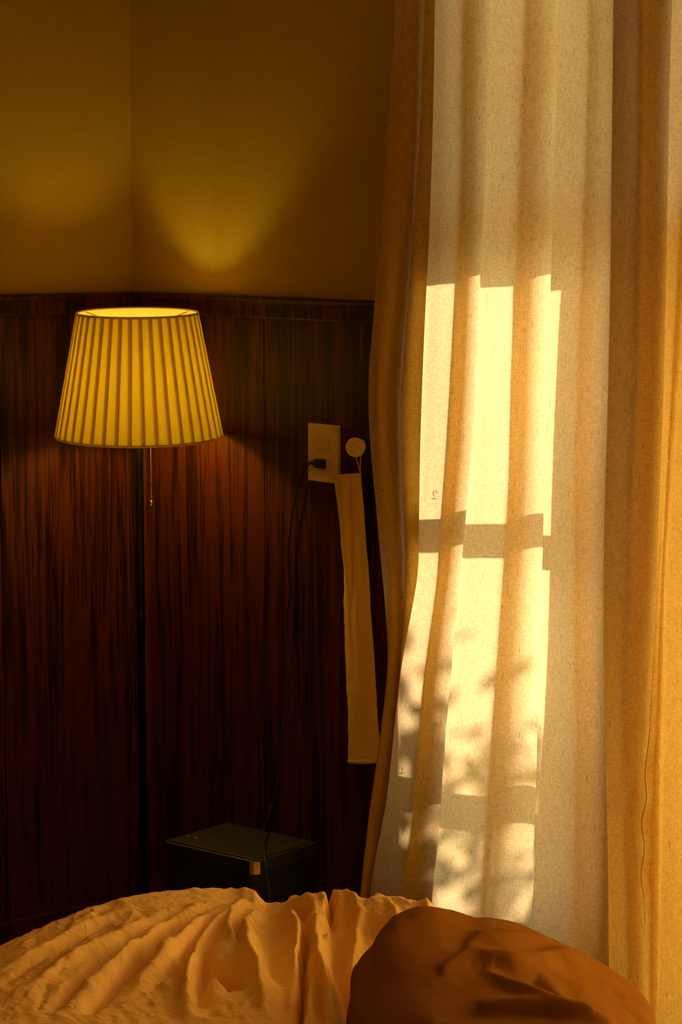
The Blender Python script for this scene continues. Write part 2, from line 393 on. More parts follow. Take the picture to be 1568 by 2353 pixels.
def shrub():
    sd = 2.1                                         # metres out from the wall
    base_s = (GL+GR)/2 + sd*math.tan(SUN_TH)
    t = thing('garden_shrub', 'leafy shrub standing outside the window, shading the lower curtain', 'shrub', P(base_s, -sd, -.12))
    rnd = random.Random(5); bb = bmesh.new(); lb = bmesh.new()
    for k in range(38):
        s = base_s + rnd.uniform(-.5, .45); w = -sd + rnd.uniform(-.3, .3)
        top = rnd.uniform(1.2, 1.85) - .25*max(0, s-base_s)
        pts = []; x = base_s + (s-base_s)*.2
        ph = rnd.uniform(0, 6)
        for i in range(15):
            f = i/14
            pts.append(P(x + (s-x)*f + .03*math.sin(ph+f*7), -sd+(w+sd)*f + .02*math.cos(ph+f*5), -.12 + (top+.12)*f))
        tube(bb, pts, [.010*(1-f/16)+.002 for f in range(15)], 6)
        for j in range(52):
            f = .30 + .7*rnd.random(); i = min(13, int(f*14)); p = pts[i].lerp(pts[i+1], f*14-i)
            dr = Vector((rnd.uniform(-1, 1), rnd.uniform(-1, 1), rnd.uniform(-.5, .9))).normalized()
            L = rnd.uniform(.05, .09); wd_ = L*.26
            tw = p + dr*rnd.uniform(.02, .10)
            if rnd.random() < .35: tube(bb, [p, (p+tw)/2+Vector((0, 0, .005)), tw], [.002, .0017, .0014], 4)
            sd_ = dr.cross(Vector((rnd.uniform(-1, 1), rnd.uniform(-1, 1), 1))).normalized(); nn = dr.cross(sd_)
            a = tw; vsl = []
            for q, ww in ((0, .1), (.3, .85), (.55, 1), (.8, .6), (1, .04)):
                c = a + dr*L*q - nn*(.12*L*math.sin(q*2.2))
                vsl.append((lb.verts.new(c - sd_*wd_*ww/1.0), lb.verts.new(c + nn*.004), lb.verts.new(c + sd_*wd_*ww/1.0)))
            for q0, q1 in zip(vsl, vsl[1:]):
                lb.faces.new((q0[0], q0[1], q1[1], q1[0])); lb.faces.new((q0[1], q0[2], q1[2], q1[1]))
    link_mesh('stems', bb, M['bark'], t, True); l = link_mesh('leaves', lb, M['leaf'], t, True); l['kind'] = 'stuff'
shrub()
# ------------------------------------------------------------------ curtain
lines = [  # left contour of every fold, photograph pixels
 [(-250, 909), (0, 905), (300, 892), (650, 870), (920, 850), (1200, 866), (1400, 884), (1530, 890), (1700, 874), (1850, 855), (2050, 834), (2400, 800)],
 [(-250, 1004), (0, 1000), (500, 985), (750, 976), (1000, 970), (1200, 967), (1330, 962), (1525, 925), (1697, 903), (1850, 884), (2050, 848), (2400, 812)],
 [(-250, 1139), (0, 1131), (400, 1118), (600, 1105), (1000, 1085), (1200, 1068), (1500, 1044), (1700, 1028), (1900, 1013), (2080, 992), (2400, 960)],
 [(-250, 1288), (0, 1283), (650, 1270), (900, 1257), (1200, 1249), (1500, 1237), (1850, 1230), (2080, 1226), (2400, 1220)],
 [(-250, 1416), (0, 1412), (450, 1403), (1000, 1396), (1300, 1392), (1750, 1394), (2400, 1398)],
 [(-250, 1552), (0, 1547), (500, 1537), (900, 1525), (1434, 1504), (1700, 1495), (1880, 1488), (2200, 1486), (2400, 1486)],
 [(-250, 1625), (0, 1618), (500, 1595), (900, 1562), (1300, 1530), (1700, 1520), (2400, 1512)],
 [(-250, 1740), (0, 1735), (1000, 1712), (2400, 1690)],
 [(-250, 1900), (0, 1893), (1000, 1880), (2400, 1865)],
 [(-250, 2070), (0, 2063), (1000, 2055), (2400, 2040)]]
ZT, ZBOT = 2.42, .03
zs = np.linspace(ZT, ZBOT, 260)
def wc(z): return WC_TOP + (WC_BOT-WC_TOP)*min(1, max(0, (1.6-z)/1.2))
S_i = []
for ln in lines:
    pz = []
    lp = spline(ln, 8)
    for y, x in lp:
        w = .165
        for _ in range(3):
            s, _w, z = on_w(x, y, w); w = wc(z)
        pz.append((z, s))
    pz.sort(); S_i.append(np.interp(zs, [a for a, b in pz], [b for a, b in pz]))
S_i = np.array(S_i)
AMP = [.045, .042, .046, .044, .046, .048, .040, .050, .050]
TEMPL = [(0, 1.0), (.05, 1.03), (.20, .93), (.32, .87), (.43, .78), (.475, .52), (.525, .26), (.59, .09), (.67, 0), (.77, .03), (.88, .37), (.955, .8)]
T_FIRST = [(0, 1.0), (.08, 1.05), (.22, .92), (.34, .55), (.46, .50), (.56, .78), (.66, .70), (.74, .30), (.82, .12), (.90, .35), (.96, .75)]
rows = []
for r, z in enumerate(zs):
    pts = []; w0 = wc(z)
    for i in range(len(lines)-1):
        a, b = S_i[i][r], S_i[i+1][r]; A = AMP[i] if i == 0 else min(.058, .33*(b-a)); A2 = AMP[min(i+1, len(AMP)-1)]
        if i == 0:
            pts += [(a+.030, w0-A*.9), (a+.012, w0-A*.45)]
        for fx, fw in (T_FIRST if i == 0 else TEMPL):
            top = A + (A2-A)*fx*0
            if i == 5 and True:                      # the narrow extra fold fades in downwards
                pass
            ww = w0 - A*(1-fw)
            ww += .004*math.sin(z*5.1 + i*2.3 + fx*3)
            ss = a + (b-a)*fx + .003*math.sin(z*4.1 + i*1.7)*(0 if fx == 0 else 1)
            pts.append((ss, ww))
    pts.append((S_i[-1][r], w0))
    sp = spline(pts, 7)
    rows.append([(P(s_, w_, z)) for s_, w_ in sp])
V = np.array(rows)
# fabric crumple where the cloth was handled, low on the right
def dent(px, py, rx, ry, amp):
    s, w, z = on_w(px, py, .18); c = np.array(P(s, w, z))
    d2 = ((V[..., 0]-c[0])**2 + (V[..., 1]-c[1])**2)/rx**2 + (V[..., 2]-c[2])**2/ry**2
    k = amp*np.exp(-d2)
    V[..., 0] += k*N.x; V[..., 1] += k*N.y
dent(1455, 1830, .03, .03, -.022); dent(1475, 1880, .025, .03, .014); dent(1470, 1780, .03, .05, .010); dent(1485, 2010, .02, .03, .010); dent(870, 920, .03, .10, .012)
cur = thing('linen_curtain', 'floor-length cream linen curtain glowing in the sun at the window', 'curtain', P(1.4, .15, 0))
o = grid_obj('drape', V, M['linen'], cur)
so_ = o.modifiers.new('thickness', 'SOLIDIFY'); so_.thickness = .0008
o.modifiers.remove(so_)
rodt = thing('curtain_rod', 'slim curtain rod above the linen curtain', 'curtain rod', P(1.7, .13, ZT))
bm = bmesh.new(); tube(bm, [P(.75, .12, ZT+.014), P(2.9, .12, ZT+.014)], .011, 16); link_mesh('rod', bm, M['brass'], rodt, True)
for ss in (.85, 2.85):
    bm = bmesh.new(); tube(bm, [P(ss, 0, ZT+.014), P(ss, .12, ZT+.014)], .007, 10); link_mesh('bracket', bm, M['brass'], rodt, True)
# ------------------------------------------------------------------ floor lamp
LS, LW = .282, .192
lp0 = P(LS, LW, 0)
dl = ray(318, 860); kk = lp0.y/dl.y; lp0.x = dl.x*kk
LY = lp0.y
def zpix(py, px=318): dd = ray(px, py); return EYE + dd.z*LY/dd.y
ZS0, ZS1 = zpix(1001), zpix(719)
R0 = 192/F*LY*1.0; R1 = 138/F*LY
lamp = thing('floor_lamp', 'lit floor lamp with pleated cream shade in the corner', 'lamp', Vector((lp0.x, lp0.y, 0)))
L0 = Vector((lp0.x, lp0.y, 0))
bm = bmesh.new(); lathe(bm, [(.13, 0), (.135, .004), (.13, .014), (.06, .022), (.02, .030), (.012, .045)], L0); link_mesh('base', bm, M['black_metal'], lamp, True)
bm = bmesh.new(); lathe(bm, [(.0088, .03), (.0088, ZS0-.012), (.0080, ZS0-.008), (.0080, ZS0+.03)], L0, seg=24); link_mesh('pole', bm, M['black_metal'], lamp, True)
bm = bmesh.new(); lathe(bm, [(.0100, ZS0-.014), (.0104, ZS0-.011), (.0100, ZS0-.008)], L0, seg=24); link_mesh('collar', bm, M['brass'], lamp, True)
ZBULB = 1.262
bm = bmesh.new(); lathe(bm, [(.014, ZS0+.02), (.017, ZS0+.025), (.017, ZBULB-.045), (.013, ZBULB-.038)], L0, seg=24); link_mesh('socket', bm, M['brass'], lamp, True)
bm = bmesh.new(); lathe(bm, [(.012, -.042), (.014, -.03), (.022, -.015), (.028, 0), (.026, .014), (.018, .025), (.006, .030)], L0+Vector((0, 0, ZBULB)), seg=20); link_mesh('bulb', bm, M['bulb'], lamp, True)
TILT = Matrix.Rotation(math.radians(2.6), 3, 'X')
SC = L0 + Vector((0, 0, (ZS0+ZS1)/2)); HH = (ZS1-ZS0)/2
def sh(r, a, h): return SC + TILT @ Vector((r*math.cos(a), r*math.sin(a), h))
NP = 40
def pleats():
    bm = bmesh.new(); rows = []
    # knife pleats: face strip, folded back under, then the next face strip
    prof = []
    for k in range(NP):
        jit = .06*math.sin(k*2.1)
        prof += [(k, 0.0, .0028), (k+.5, 0.0, .0020), (k+1.0, 1.0, .0012), (k+1.02, 1.0, .0002), (k+1.0-.01, -1.0, .0004)]
    for h in np.linspace(-HH, HH, 14):
        f = (h+HH)/(2*HH); R = R0 + (R1-R0)*f
        under = .0075 / R * (NP/(2*math.pi))      # constant width of cloth tucked under, in pleat units
        row = []
        for k in range(NP):
            for x, rr in ((0, .0030), (.35, .0026), (.7, .0020), (1.0, .0012), (1.0+under, .0008), (1.0+under+.03, .0004), (1.0+under-.03, .0001), (.99, -.0004)):
                row.append(sh(R+rr, -2*math.pi*(k+x)/NP, h))
        row.append(sh(R+.0030, 0, h)); rows.append(row)
    V = np.array([[list(p) for p in r] for r in rows])
    o = grid_obj('lamp_shade', V, M['shade'], lamp)
    for p in o.data.polygons: p.use_smooth = False
    return o
shade = pleats()
bm = bmesh.new(); rows = [[sh(R0+(R1-R0)*f-.0022, 2*math.pi*k/96, -HH+2*HH*f) for k in range(97)] for f in (0, .5, 1)]
bm = strip_mesh(rows)
inner = link_mesh('lining', bm, M['shade'], shade, True); inner.matrix_parent_inverse = Matrix.Identity(4)
def ring(name, R, h, rad, mat, par):
    bm = bmesh.new(); n = 96
    rg = []
    for k in range(n):
        a = 2*math.pi*k/n
        rg.append([bm.verts.new(sh(R + rad*math.cos(2*math.pi*j/8), a, h + rad*1.5*math.sin(2*math.pi*j/8))) for j in range(8)])
    for k in range(n):
        for j in range(8): bm.faces.new((rg[k][j], rg[(k+1) % n][j], rg[(k+1) % n][(j+1) % 8], rg[k][(j+1) % 8]))
    o = link_mesh(name, bm, mat, lamp, True)
    o.parent = par; o.matrix_parent_inverse = par.matrix_world.inverted() if False else Matrix.Identity(4)
    return o
shade.parent = None
for o_ in (shade,):
    o_.parent = lamp; o_.matrix_parent_inverse = Matrix.Translation(-lamp.location)
r1 = ring('rim', R0+.0012, -HH, .0018, M['shade'], shade); r2 = ring('rim', R1+.0012, HH, .0018, M['shade'], shade)
bm = bmesh.new()
for k in range(3):
    a = math.radians(35+120*k); tube(bm, [SC + TILT @ Vector((.012*math.cos(a), .012*math.sin(a), HH-.035)), sh(R1-.003, a, HH-.003)], .0013, 6)
tube(bm, [L0+Vector((0, 0, ZS0+.03))+Vector((.02, 0, 0)), L0+Vector((.032, 0, ZBULB)), SC+TILT @ Vector((.012, 0, HH-.035))], .0012, 6)
sp_ = link_mesh('spider', bm, M['brass'], shade, True); sp_.matrix_parent_inverse = Matrix.Identity(4)
# pull chain
dch = ray(346, 1030); cY = LY-.01; ctop = Vector((dch.x*cY/dch.y, cY, ZS0+.05)); 
dcb = ray(348, 1150); cz = EYE + dcb.z*cY/dcb.y; cbx = dcb.x*cY/dcb.y
bm = bmesh.new(); nb = 46
for k in range(nb):
    f = k/(nb-1); p = Vector((ctop.x + (cbx-ctop.x)*f, cY, ctop.z + (cz-ctop.z)*f))
    bmesh.ops.create_icosphere(bm, subdivisions=1, radius=.0016, matrix=Matrix.Translation(p))
tube(bm, [ctop, Vector((cbx, cY, cz))], .0005, 5)
tube(bm, [L0+Vector((.012, -.005, ZS0+.05)), ctop], .002, 6)
ch = link_mesh('pull_chain', bm, M['brass'], lamp, True)
bm = bmesh.new(); lathe(bm, [(.0015, .010), (.0035, .007), (.003, .004), (.0055, 0), (.0045, -.003)], Vector((cbx, cY, cz-.009)), seg=14)
b_ = link_mesh('chain_bell', bm, M['brass'], ch, True); b_.matrix_parent_inverse = Matrix.Identity(4)
# ------------------------------------------------------------------ switch and socket plate
pw = .008
s0, _, z1 = on_w(716, 971, pw); s1 = on_w(779, 1000, pw+.006)[0]; z0 = on_w(716, 1103, pw)[2]
plate = thing('switch_plate', 'ivory switch and outlet plate on the dark wood wall', 'switch plate', P((s0+s1)/2, pw, (z0+z1)/2))
B(s0, s1, pw, pw+.0105, z0, z1, 'plate', M['ivory'], plate, .0022)
cs = (s0+s1)/2
zs_ = z1 - (z1-z0)*.335; hw, hh = .0225, .0115
B(cs-hw, cs+hw, pw+.009, pw+.0118, zs_-hh, zs_+hh, 'recess_shade', M['ivory_dark'], plate)  # slightly raised dark block, painted as the shade around the rocker
sw = B(cs-hw+.0006, cs+hw-.0008, pw+.009, pw+.0140, zs_-hh+.0008, zs_+hh-.0004, 'rocker', M['ivory'], plate, .0008)
mk = B(cs-hw+.003, cs-hw+.0044, pw+.0130, pw+.01425, zs_-.003, zs_+.0035, 'indicator', M['slot'], sw); mk.matrix_parent_inverse = sw.matrix_parent_inverse @ Matrix.Identity(4)
zo = z1 - (z1-z0)*.70
B(cs-hw, cs+hw, pw+.009, pw+.0112, zo-hh, zo+hh, 'recess_shade', M['ivory_dark'], plate)
ou = B(cs-hw+.0006, cs+hw-.0006, pw+.009, pw+.0120, zo-hh+.0006, zo+hh-.0006, 'outlet', M['ivory'], plate, .0006)
# plug and cord
pf = pw+.0125
plug = thing('power_plug', 'black plug in the outlet with its thin cord hanging down', 'plug', P(cs+.004, pf, zo))
zp_ = on_w(740, 1066, pf+.01)[2]
B(cs-.010, cs+.017, pf, pf+.014, zp_-.0098, zp_+.0098, 'plug_body', M['cord_black'], plug, .004)
bm = bmesh.new()
tube(bm, [P(cs-.004, pf+.007, zp_), P(cs-.016, pf+.007, zp_), P(cs-.024, pf+.007, zp_), P(cs-.034, pf+.007, zp_-.001)], [.0065, .0062, .0042, .0030], 12)
link_mesh('strain_relief', bm, M['cord_black'], plug, True)
cpx = [(712, 1066), (703, 1074), (690, 1105), (678, 1150), (670, 1200), (663, 1260), (664, 1310), (667, 1360), (661, 1410), (662, 1470), (664, 1550), (655, 1640), (643, 1720), (637, 1800), (622, 1860)]
cp = []
for i, (x, y) in enumerate(cpx):
    w = (pf+.007) if i < 2 else .018
    if i > 9: w = .018 + (i-9)*.03
    cp.append(P(*on_w(x, y, w)))
a = cp[-1]
for (x, y, w) in ((607, 1905, .26), (608, 1960, .34), (614, 2010, .37), (617, 2080, .39)): cp.append(P(*on_w(x, y, w)))
e = room(cp[-1]); cp.append(P(e[0], e[1]+.02, .12)); cp.append(P(e[0]-.02, e[1]+.03, .02)); cp.append(P(e[0]-.1, e[1]+.03, .004))
bm = bmesh.new(); tube(bm, [Vector(p) for p in spline(cp, 8)], .0019, 8); link_mesh('cord', bm, M['cord_black'], plug, True)
# ------------------------------------------------------------------ wall hook
hk = on_w(838, 1025, pw)
hook = thing('wall_hook', 'round ivory knob hook beside the switch plate', 'hook', P(hk[0], pw, hk[2]))
# the knob axis leans a little off the wall normal
k_w = .046; kn = on_w(817, 1028, pw+k_w)
bp_ = P(on_w(832, 1024, pw)[0], pw, hk[2]); kp = P(kn[0], pw+k_w, kn[2]); ax = (kp-bp_).normalized(); LL = (kp-bp_).length
bm = bmesh.new(); lathe(bm, [(.0128, 0), (.0133, .0015), (.0128, .003), (.0105, .0045), (.006, .0055), (.0055, .008)], bp_, N, 40); link_mesh('base', bm, M['ivory'], hook, True)
bm = bmesh.new(); lathe(bm, [(.0062, .003), (.0062, LL-.010), (.009, LL-.006)], bp_, ax, 24); link_mesh('stem', bm, M['ivory'], hook, True)
bm = bmesh.new(); lathe(bm, [(.007, -.010), (.0165, -.0045), (.0192, -.002), (.0196, 0), (.0190, .0012), (.0165, .0012), (.0085, -.0008), (.0078, .0006), (.0070, .0009), (.006, -.0002), (.0005, -.0008)], kp, ax, 48); link_mesh('knob', bm, M['ivory'], hook, True)
# ------------------------------------------------------------------ folded cloth on the hook
cw = .034
cl = thing('hanging_cloth', 'long narrow folded cream cloth hanging by a cord loop beside the curtain', 'cloth', P(*on_w(830, 1090, cw)))
Lp = spline([(1091, 766), (1180, 778), (1260, 786), (1320, 792), (1400, 792), (1500, 795), (1600, 799), (1690, 802), (1753, 803)], 8)
Rp = spline([(1087, 829), (1180, 837), (1260, 843), (1320, 848), (1400, 852), (1500, 860), (1600, 866), (1690, 871), (1753, 876)], 8)
ry = np.array([p[0] for p in Rp]); rx = np.array([p[1] for p in Rp]); ly = np.array([p[0] for p in Lp]); lx = np.array([p[1] for p in Lp])
NR, NC = 150, 60
V = np.zeros((NR, 2*NC, 3))
for i in range(NR):
    f = i/(NR-1)
    xl = np.interp(f, (ly-ly[0])/(ly[-1]-ly[0]), lx); yl = ly[0] + f*(ly[-1]-ly[0])
    xr = np.interp(f, (ry-ry[0])/(ry[-1]-ry[0]), rx); yr = ry[0] + f*(ry[-1]-ry[0])
    for j in range(NC):
        g = j/(NC-1); x = xl + (xr-xl)*g; y = yl + (yr-yl)*g
        bl = .018*math.sin(math.pi*g)**.7*(.35+.65*min(1, f*3))       # hollow body of the folded cloth
        v1 = .007*math.exp(-((g-(.62-.25*f))/.07)**2)*math.exp(-((f-.2)/.25)**2)
        r1_ = .006*math.exp(-((g-(.42-.2*f))/.10)**2)*math.exp(-((f-.22)/.16)**2)
        wr = .0022*noise.noise(Vector((g*2.5, f*26, 2.3)))*(f > .1)*math.exp(-((g-.15)/.35)**2)
        r2_ = .005*math.exp(-((g-.7)/.12)**2)*math.exp(-((f-.55)/.2)**2) + .003*noise.noise(Vector((g*4, f*9, 7.3)))
        w = cw + bl - v1 + r1_ + wr + r2_
        V[i, j] = P(*on_w(x, y, cw)) + N*(w-cw)
        V[i, 2*NC-1-j] = P(*on_w(x, y, cw)) - N*(.004*math.sin(math.pi*g))
grid_obj('cloth_body', V, M['canvas'], cl)
def band(name, f0, f1, mat):
    bm = bmesh.new()
    rows = []
    for f in (f0, (f0+f1)/2, f1):
        i = int(round(f*(NR-1))); rows.append([Vector(V[i, j]) + N*(.0018 if f == (f0+f1)/2 else .0009) for j in range(NC)])
    rows.append([Vector(V[int(round(f1*(NR-1))), 2*NC-1-j]) - N*.001 for j in range(NC)])
    rows.append([Vector(V[int(round(f0*(NR-1))), 2*NC-1-j]) - N*.001 for j in range(NC)]); rows.append(rows[0])
    return link_mesh(name, strip_mesh(rows), mat, cl, True)
band('top_hem', 0, .016, M['canvas']); band('bottom_hem', .988, 1, M['canvas'])
bm = bmesh.new()
st = P(*on_w(829, 1092, cw+.006))
around = kp - ax*.022
tube(bm, [Vector(p) for p in spline([st, P(*on_w(824, 1070, cw+.010)), P(*on_w(819, 1052, cw+.012)), around+Vector((-.006, 0, -.004)), around+Vector((-.004, 0, .0065)), around+Vector((.005, 0, .0065)),
      around+Vector((.007, -.002, -.006)), P(*on_w(829, 1055, cw)), P(*on_w(828, 1072, cw)), st], 6)], .0014, 8)
link_mesh('cord_loop', bm, M['string'], cl, True)
# ------------------------------------------------------------------ lidded bin on the floor
ZL = .40
cA, cB, cC, cD = [on_z(x, y, ZL) for x, y in ((380, 1935), (495, 1887), (699, 1930), (603, 1987))]   # left, back, right, front
cen = (cA+cB+cC+cD)/4 + Vector((.008, 0, 0)); ex = ((cD-cA)+(cC-cB))/4; ey = ((cB-cA)+(cC-cD))/4
ex.z = ey.z = 0; lx_, ly_ = ex.length, ey.length; ex.normalize(); ey = Vector((-ex.y, ex.x, 0))
binT = thing('lidded_bin', 'small black lidded bin on the floor below the lamp', 'bin', Vector((cen.x, cen.y, 0)))
def rbox(bm, hx, hy, z0, z1, r, seg=8, hx2=None, hy2=None, top_r=0.0):
    hx2 = hx2 or hx; hy2 = hy2 or hy
    prof = [(0, z0, 0)] + ([(1, z1-top_r, 0), (1, z1-top_r*.3, top_r*.3), (1, z1, top_r)] if top_r else [(1, z1, 0)])
    rings = []
    for t, z, ins in prof:
        ax_, ay_ = (hx + (hx2-hx)*t - ins), (hy + (hy2-hy)*t - ins); ring_ = []
        rr = max(.001, r-ins)
        for qx, qy, a0 in ((1, 1, 0), (-1, 1, 90), (-1, -1, 180), (1, -1, 270)):
            for k in range(seg+1):
                a = math.radians(a0 + 90*k/seg)
                ring_.append(bm.verts.new(Vector((cen.x, cen.y, z)) + ex*(qx*(ax_-rr) + rr*math.cos(a)) + ey*(qy*(ay_-rr) + rr*math.sin(a))))
        rings.append(ring_)
    n = len(rings[0])
    for a, b in zip(rings, rings[1:]):
        for k in range(n): bm.faces.new((a[k], a[(k+1) % n], b[(k+1) % n], b[k]))
    bm.faces.new(rings[0]); bm.faces.new(rings[-1])
bm = bmesh.new(); rbox(bm, lx_*.80, ly_*.84, .0, ZL-.024, .014, hx2=lx_*.90, hy2=ly_*.92); link_mesh('body', bm, M['black_plastic'], binT)
bm = bmesh.new(); rbox(bm, lx_, ly_, ZL-.026, ZL, .013, top_r=.003); lid = link_mesh('lid', bm, M['black_plastic'], binT)
bm = bmesh.new()                                     # raised panel on the lid
rbox(bm, lx_-.008, ly_-.008, ZL-.001, ZL+.0025, .009, top_r=.002); q_ = link_mesh('lid_panel', bm, M['black_plastic'], lid); q_.matrix_parent_inverse = Matrix.Identity(4)
bm = bmesh.new()                                     # gold highlight on the lid's front corner, put in as a brass strip
rg = []
for z in (ZL-.0255, ZL-.001):
    rr_ = []
    for k in range(13):
        a = math.radians(-90 + 90*k/12); R_ = .0142
        rr_.append(Vector((cen.x, cen.y, z)) + ex*(lx_-.013+R_*math.cos(a)) + ey*(-(ly_-.013)+R_*math.sin(a)))
    rg.append(rr_)
bmx = strip_mesh(rg); bm.free()
q2 = link_mesh('corner_glint', bmx, M['brass'], lid, True); q2.matrix_parent_inverse = Matrix.Identity(4); q2['label'] = 'gold highlight strip on the lid corner'
bm = bmesh.new()
for dx in (0, .016):
    tube(bm, [Vector((cen.x, cen.y, ZL+.0035)) + ex*(-lx_+.022+dx) + ey*(-.045), Vector((cen.x, cen.y, ZL+.0035)) + ex*(-lx_+.022+dx+(.006 if dx == 0 else .010)) + ey*(-.045)], .0016, 8)
q3 = link_mesh('lid_glint', bm, M['brass'], lid, True); q3.matrix_parent_inverse = Matrix.Identity(4)  # glints on the lid, put in as small brass bars
# ------------------------------------------------------------------ bed
BS, BW = 1.30, .75; BL, BWD = 2.1, 1.5
bed = thing('bed_frame', 'low dark wooden bed frame under the mattress', 'bed', P(BS+BL/2, BW+BWD/2, 0))
B(BS, BS+BL, BW, BW+BWD, .14, .24, 'bed_box', M['bedwood'], bed, .005)
for a, b in ((BS+.05, BW+.05), (BS+BL-.12, BW+.05), (BS+.05, BW+BWD-.12), (BS+BL-.12, BW+BWD-.12)):
    B(a, a+.07, b, b+.07, 0, .14, 'leg', M['bedwood'], bed, .004)
tag(B(BS+.01, BS+BL-.01, BW+.01, BW+BWD-.01, .24, .47, 'mattress', M['mattress'], None, .03), 'thick pale mattress on the wooden frame under the ochre duvet', 'mattress')
# duvet -------------------------------------------------
ridges = [  # (pixels along the fold), height, half width in px
 ([(0, 2215), (150, 2150), (250, 2110), (400, 2062)], .006, 26), ([(0, 2260), (130, 2172), (300, 2092)], -.007, 18),
 ([(40, 2310), (180, 2195), (290, 2140), (420, 2075)], .008, 24), ([(110, 2345), (220, 2225), (340, 2132), (420, 2078)], -.009, 17),
 ([(150, 2350), (250, 2240), (360, 2130), (500, 2058)], .009, 20), ([(200, 2345), (290, 2250), (380, 2145), (450, 2095)], -.013, 15),
 ([(290, 2320), (400, 2175), (500, 2092), (560, 2052)], .012, 26), ([(395, 2260), (430, 2190), (480, 2112), (540, 2068)], -.012, 15),
 ([(435, 2345), (445, 2210), (475, 2140), (540, 2078), (600, 2066)], .015, 17), ([(460, 2320), (465, 2200), (495, 2130), (520, 2100)], -.014, 16),
 ([(485, 2205), (520, 2245), (550, 2285)], -.018, 16), ([(532, 2170), (526, 2110), (560, 2072)], .010, 10),
 ([(545, 2180), (548, 2130), (575, 2105)], -.008, 8), ([(610, 2085), (572, 2120), (562, 2165), (590, 2250), (620, 2353)], .014, 16),
 ([(620, 2080), (662, 2130), (684, 2195), (688, 2260)], .016, 16), ([(620, 2130), (625, 2200), (650, 2300), (660, 2350)], -.006, 18),
 ([(698, 2150), (697, 2240), (686, 2353)], -.026, 9), ([(650, 2072), (690, 2110), (700, 2150)], -.010, 12),
 ([(705, 2055), (716, 2150), (742, 2250), (775, 2353)], .014, 16), ([(738, 2060), (757, 2110), (757, 2170)], -.012, 11),
 ([(722, 2215), (730, 2290), (738, 2353)], -.010, 10), ([(768, 2048), (795, 2100), (822, 2170), (812, 2300)], .014, 15),
 ([(770, 2130), (782, 2200), (790, 2353)], -.008, 16), ([(832, 2060), (838, 2100), (850, 2140)], -.012, 10), ([(850, 2060), (900, 2080), (960, 2075)], .008, 14),
 ([(880, 2090), (900, 2130)], -.008, 12)]
def seg_dist(X, Y, pts):
    """distance to a polyline, and a taper that lets the fold die out at its ends"""
    best = np.full(X.shape, 1e9); tp = np.zeros(X.shape)
    ln = [math.hypot(b[0]-a[0], b[1]-a[1]) for a, b in zip(pts, pts[1:])]; tot = sum(ln); acc = 0
    for ((x0, y0), (x1, y1)), l in zip(zip(pts, pts[1:]), ln):
        dx, dy = x1-x0, y1-y0; L2 = dx*dx+dy*dy+1e-12
        t = np.clip(((X-x0)*dx + (Y-y0)*dy)/L2, 0, 1)
        d = np.hypot(X-x0-t*dx, Y-y0-t*dy); q = d < best
        best = np.where(q, d, best); tp = np.where(q, (acc+t*l)/tot, tp); acc += l
    return best, np.clip(np.sin(math.pi*np.clip(tp, 0.0, 1.0)), 0, 1)**.6
def fbm(X, Y, sc, seed, oct=4):
    out = np.zeros(X.shape)
    for i in np.ndindex(X.shape):
        out[i] = noise.fractal(Vector((X[i]*sc, Y[i]*sc, seed)), 1.0, 2.0, oct)
    return out
ns, nw = 420, 360
sv = np.concatenate([np.linspace(BS-.09, BS+1.15, ns-40), np.linspace(BS+1.16, BS+2.05, 40)])
wv = np.concatenate([np.linspace(BW-.09, BW+.75, nw-50), np.linspace(BW+.76, BW+BWD+.09, 50)])
SS, WW = np.meshgrid(sv, wv, indexing='ij')
ds = SS-BS; dw = WW-BW
edge = np.minimum(np.minimum(ds, dw), np.minimum(BS+2.05-SS+.2, BW+BWD-WW))
base = .553 - .33*np.clip((.055-edge)/.145, 0, 1)**2.0
base -= .02*np.exp(-np.clip(edge+.05, 0, 1)/.08)
# rounded corner of the bed
XX = C0.x + U.x*SS + N.x*WW; YY = C0.y + U.y*SS + N.y*WW
H = base + .012*fbm(XX, YY, 3.0, 1.5, 2) + .0045*fbm(XX, YY, 11.0, 4.5, 3)
wr = fbm(XX*1.0 + YY*.4, YY*.6, 34.0, 9.5, 3); H += .0032*wr
XW = XX + .010*fbm(XX, YY, 5.0, 31.5, 2) + .004*fbm(XX, YY, 16.0, 35.5, 2); YW = YY + .03*fbm(XX, YY, 5.0, 61.5, 2)
AV = 1 + .5*fbm(XX, YY, 6.0, 77.5, 2)
for pts, h, wpx in ridges:
    wp = [on_z(x, y, .55) for x, y in pts]; wp = [(p.x, p.y) for p in spline([tuple(p) for p in wp], 5)] if False else [(p[0], p[1]) for p in spline([tuple(p) for p in wp], 5)]
    dd, tp = seg_dist(XW, YW, wp); wm = wpx/F*3.5
    H += (1.7 if h > 0 else 2.5)*h*tp*np.exp(-(dd/wm)**2)*AV
rr2 = random.Random(3)
for k in range(70):
    x = rr2.uniform(-80, 950); y = rr2.uniform(2080, 2350); an = math.radians(rr2.uniform(20, 75) if x < 450 else rr2.uniform(60, 125)); L = rr2.uniform(20, 70)
    q = [(x-L*math.cos(an), y+L*.6*math.sin(an)), (x+rr2.uniform(-6, 6), y), (x+L*math.cos(an), y-L*.6*math.sin(an))]
    wp = [tuple(on_z(a, b, .55))[:2] for a, b in q]
    dd, tp = seg_dist(XW, YW, wp); H += rr2.choice((-1, 1))*rr2.uniform(.0015, .0045)*tp*np.exp(-(dd/(rr2.uniform(5, 10)/F*3.5))**2)
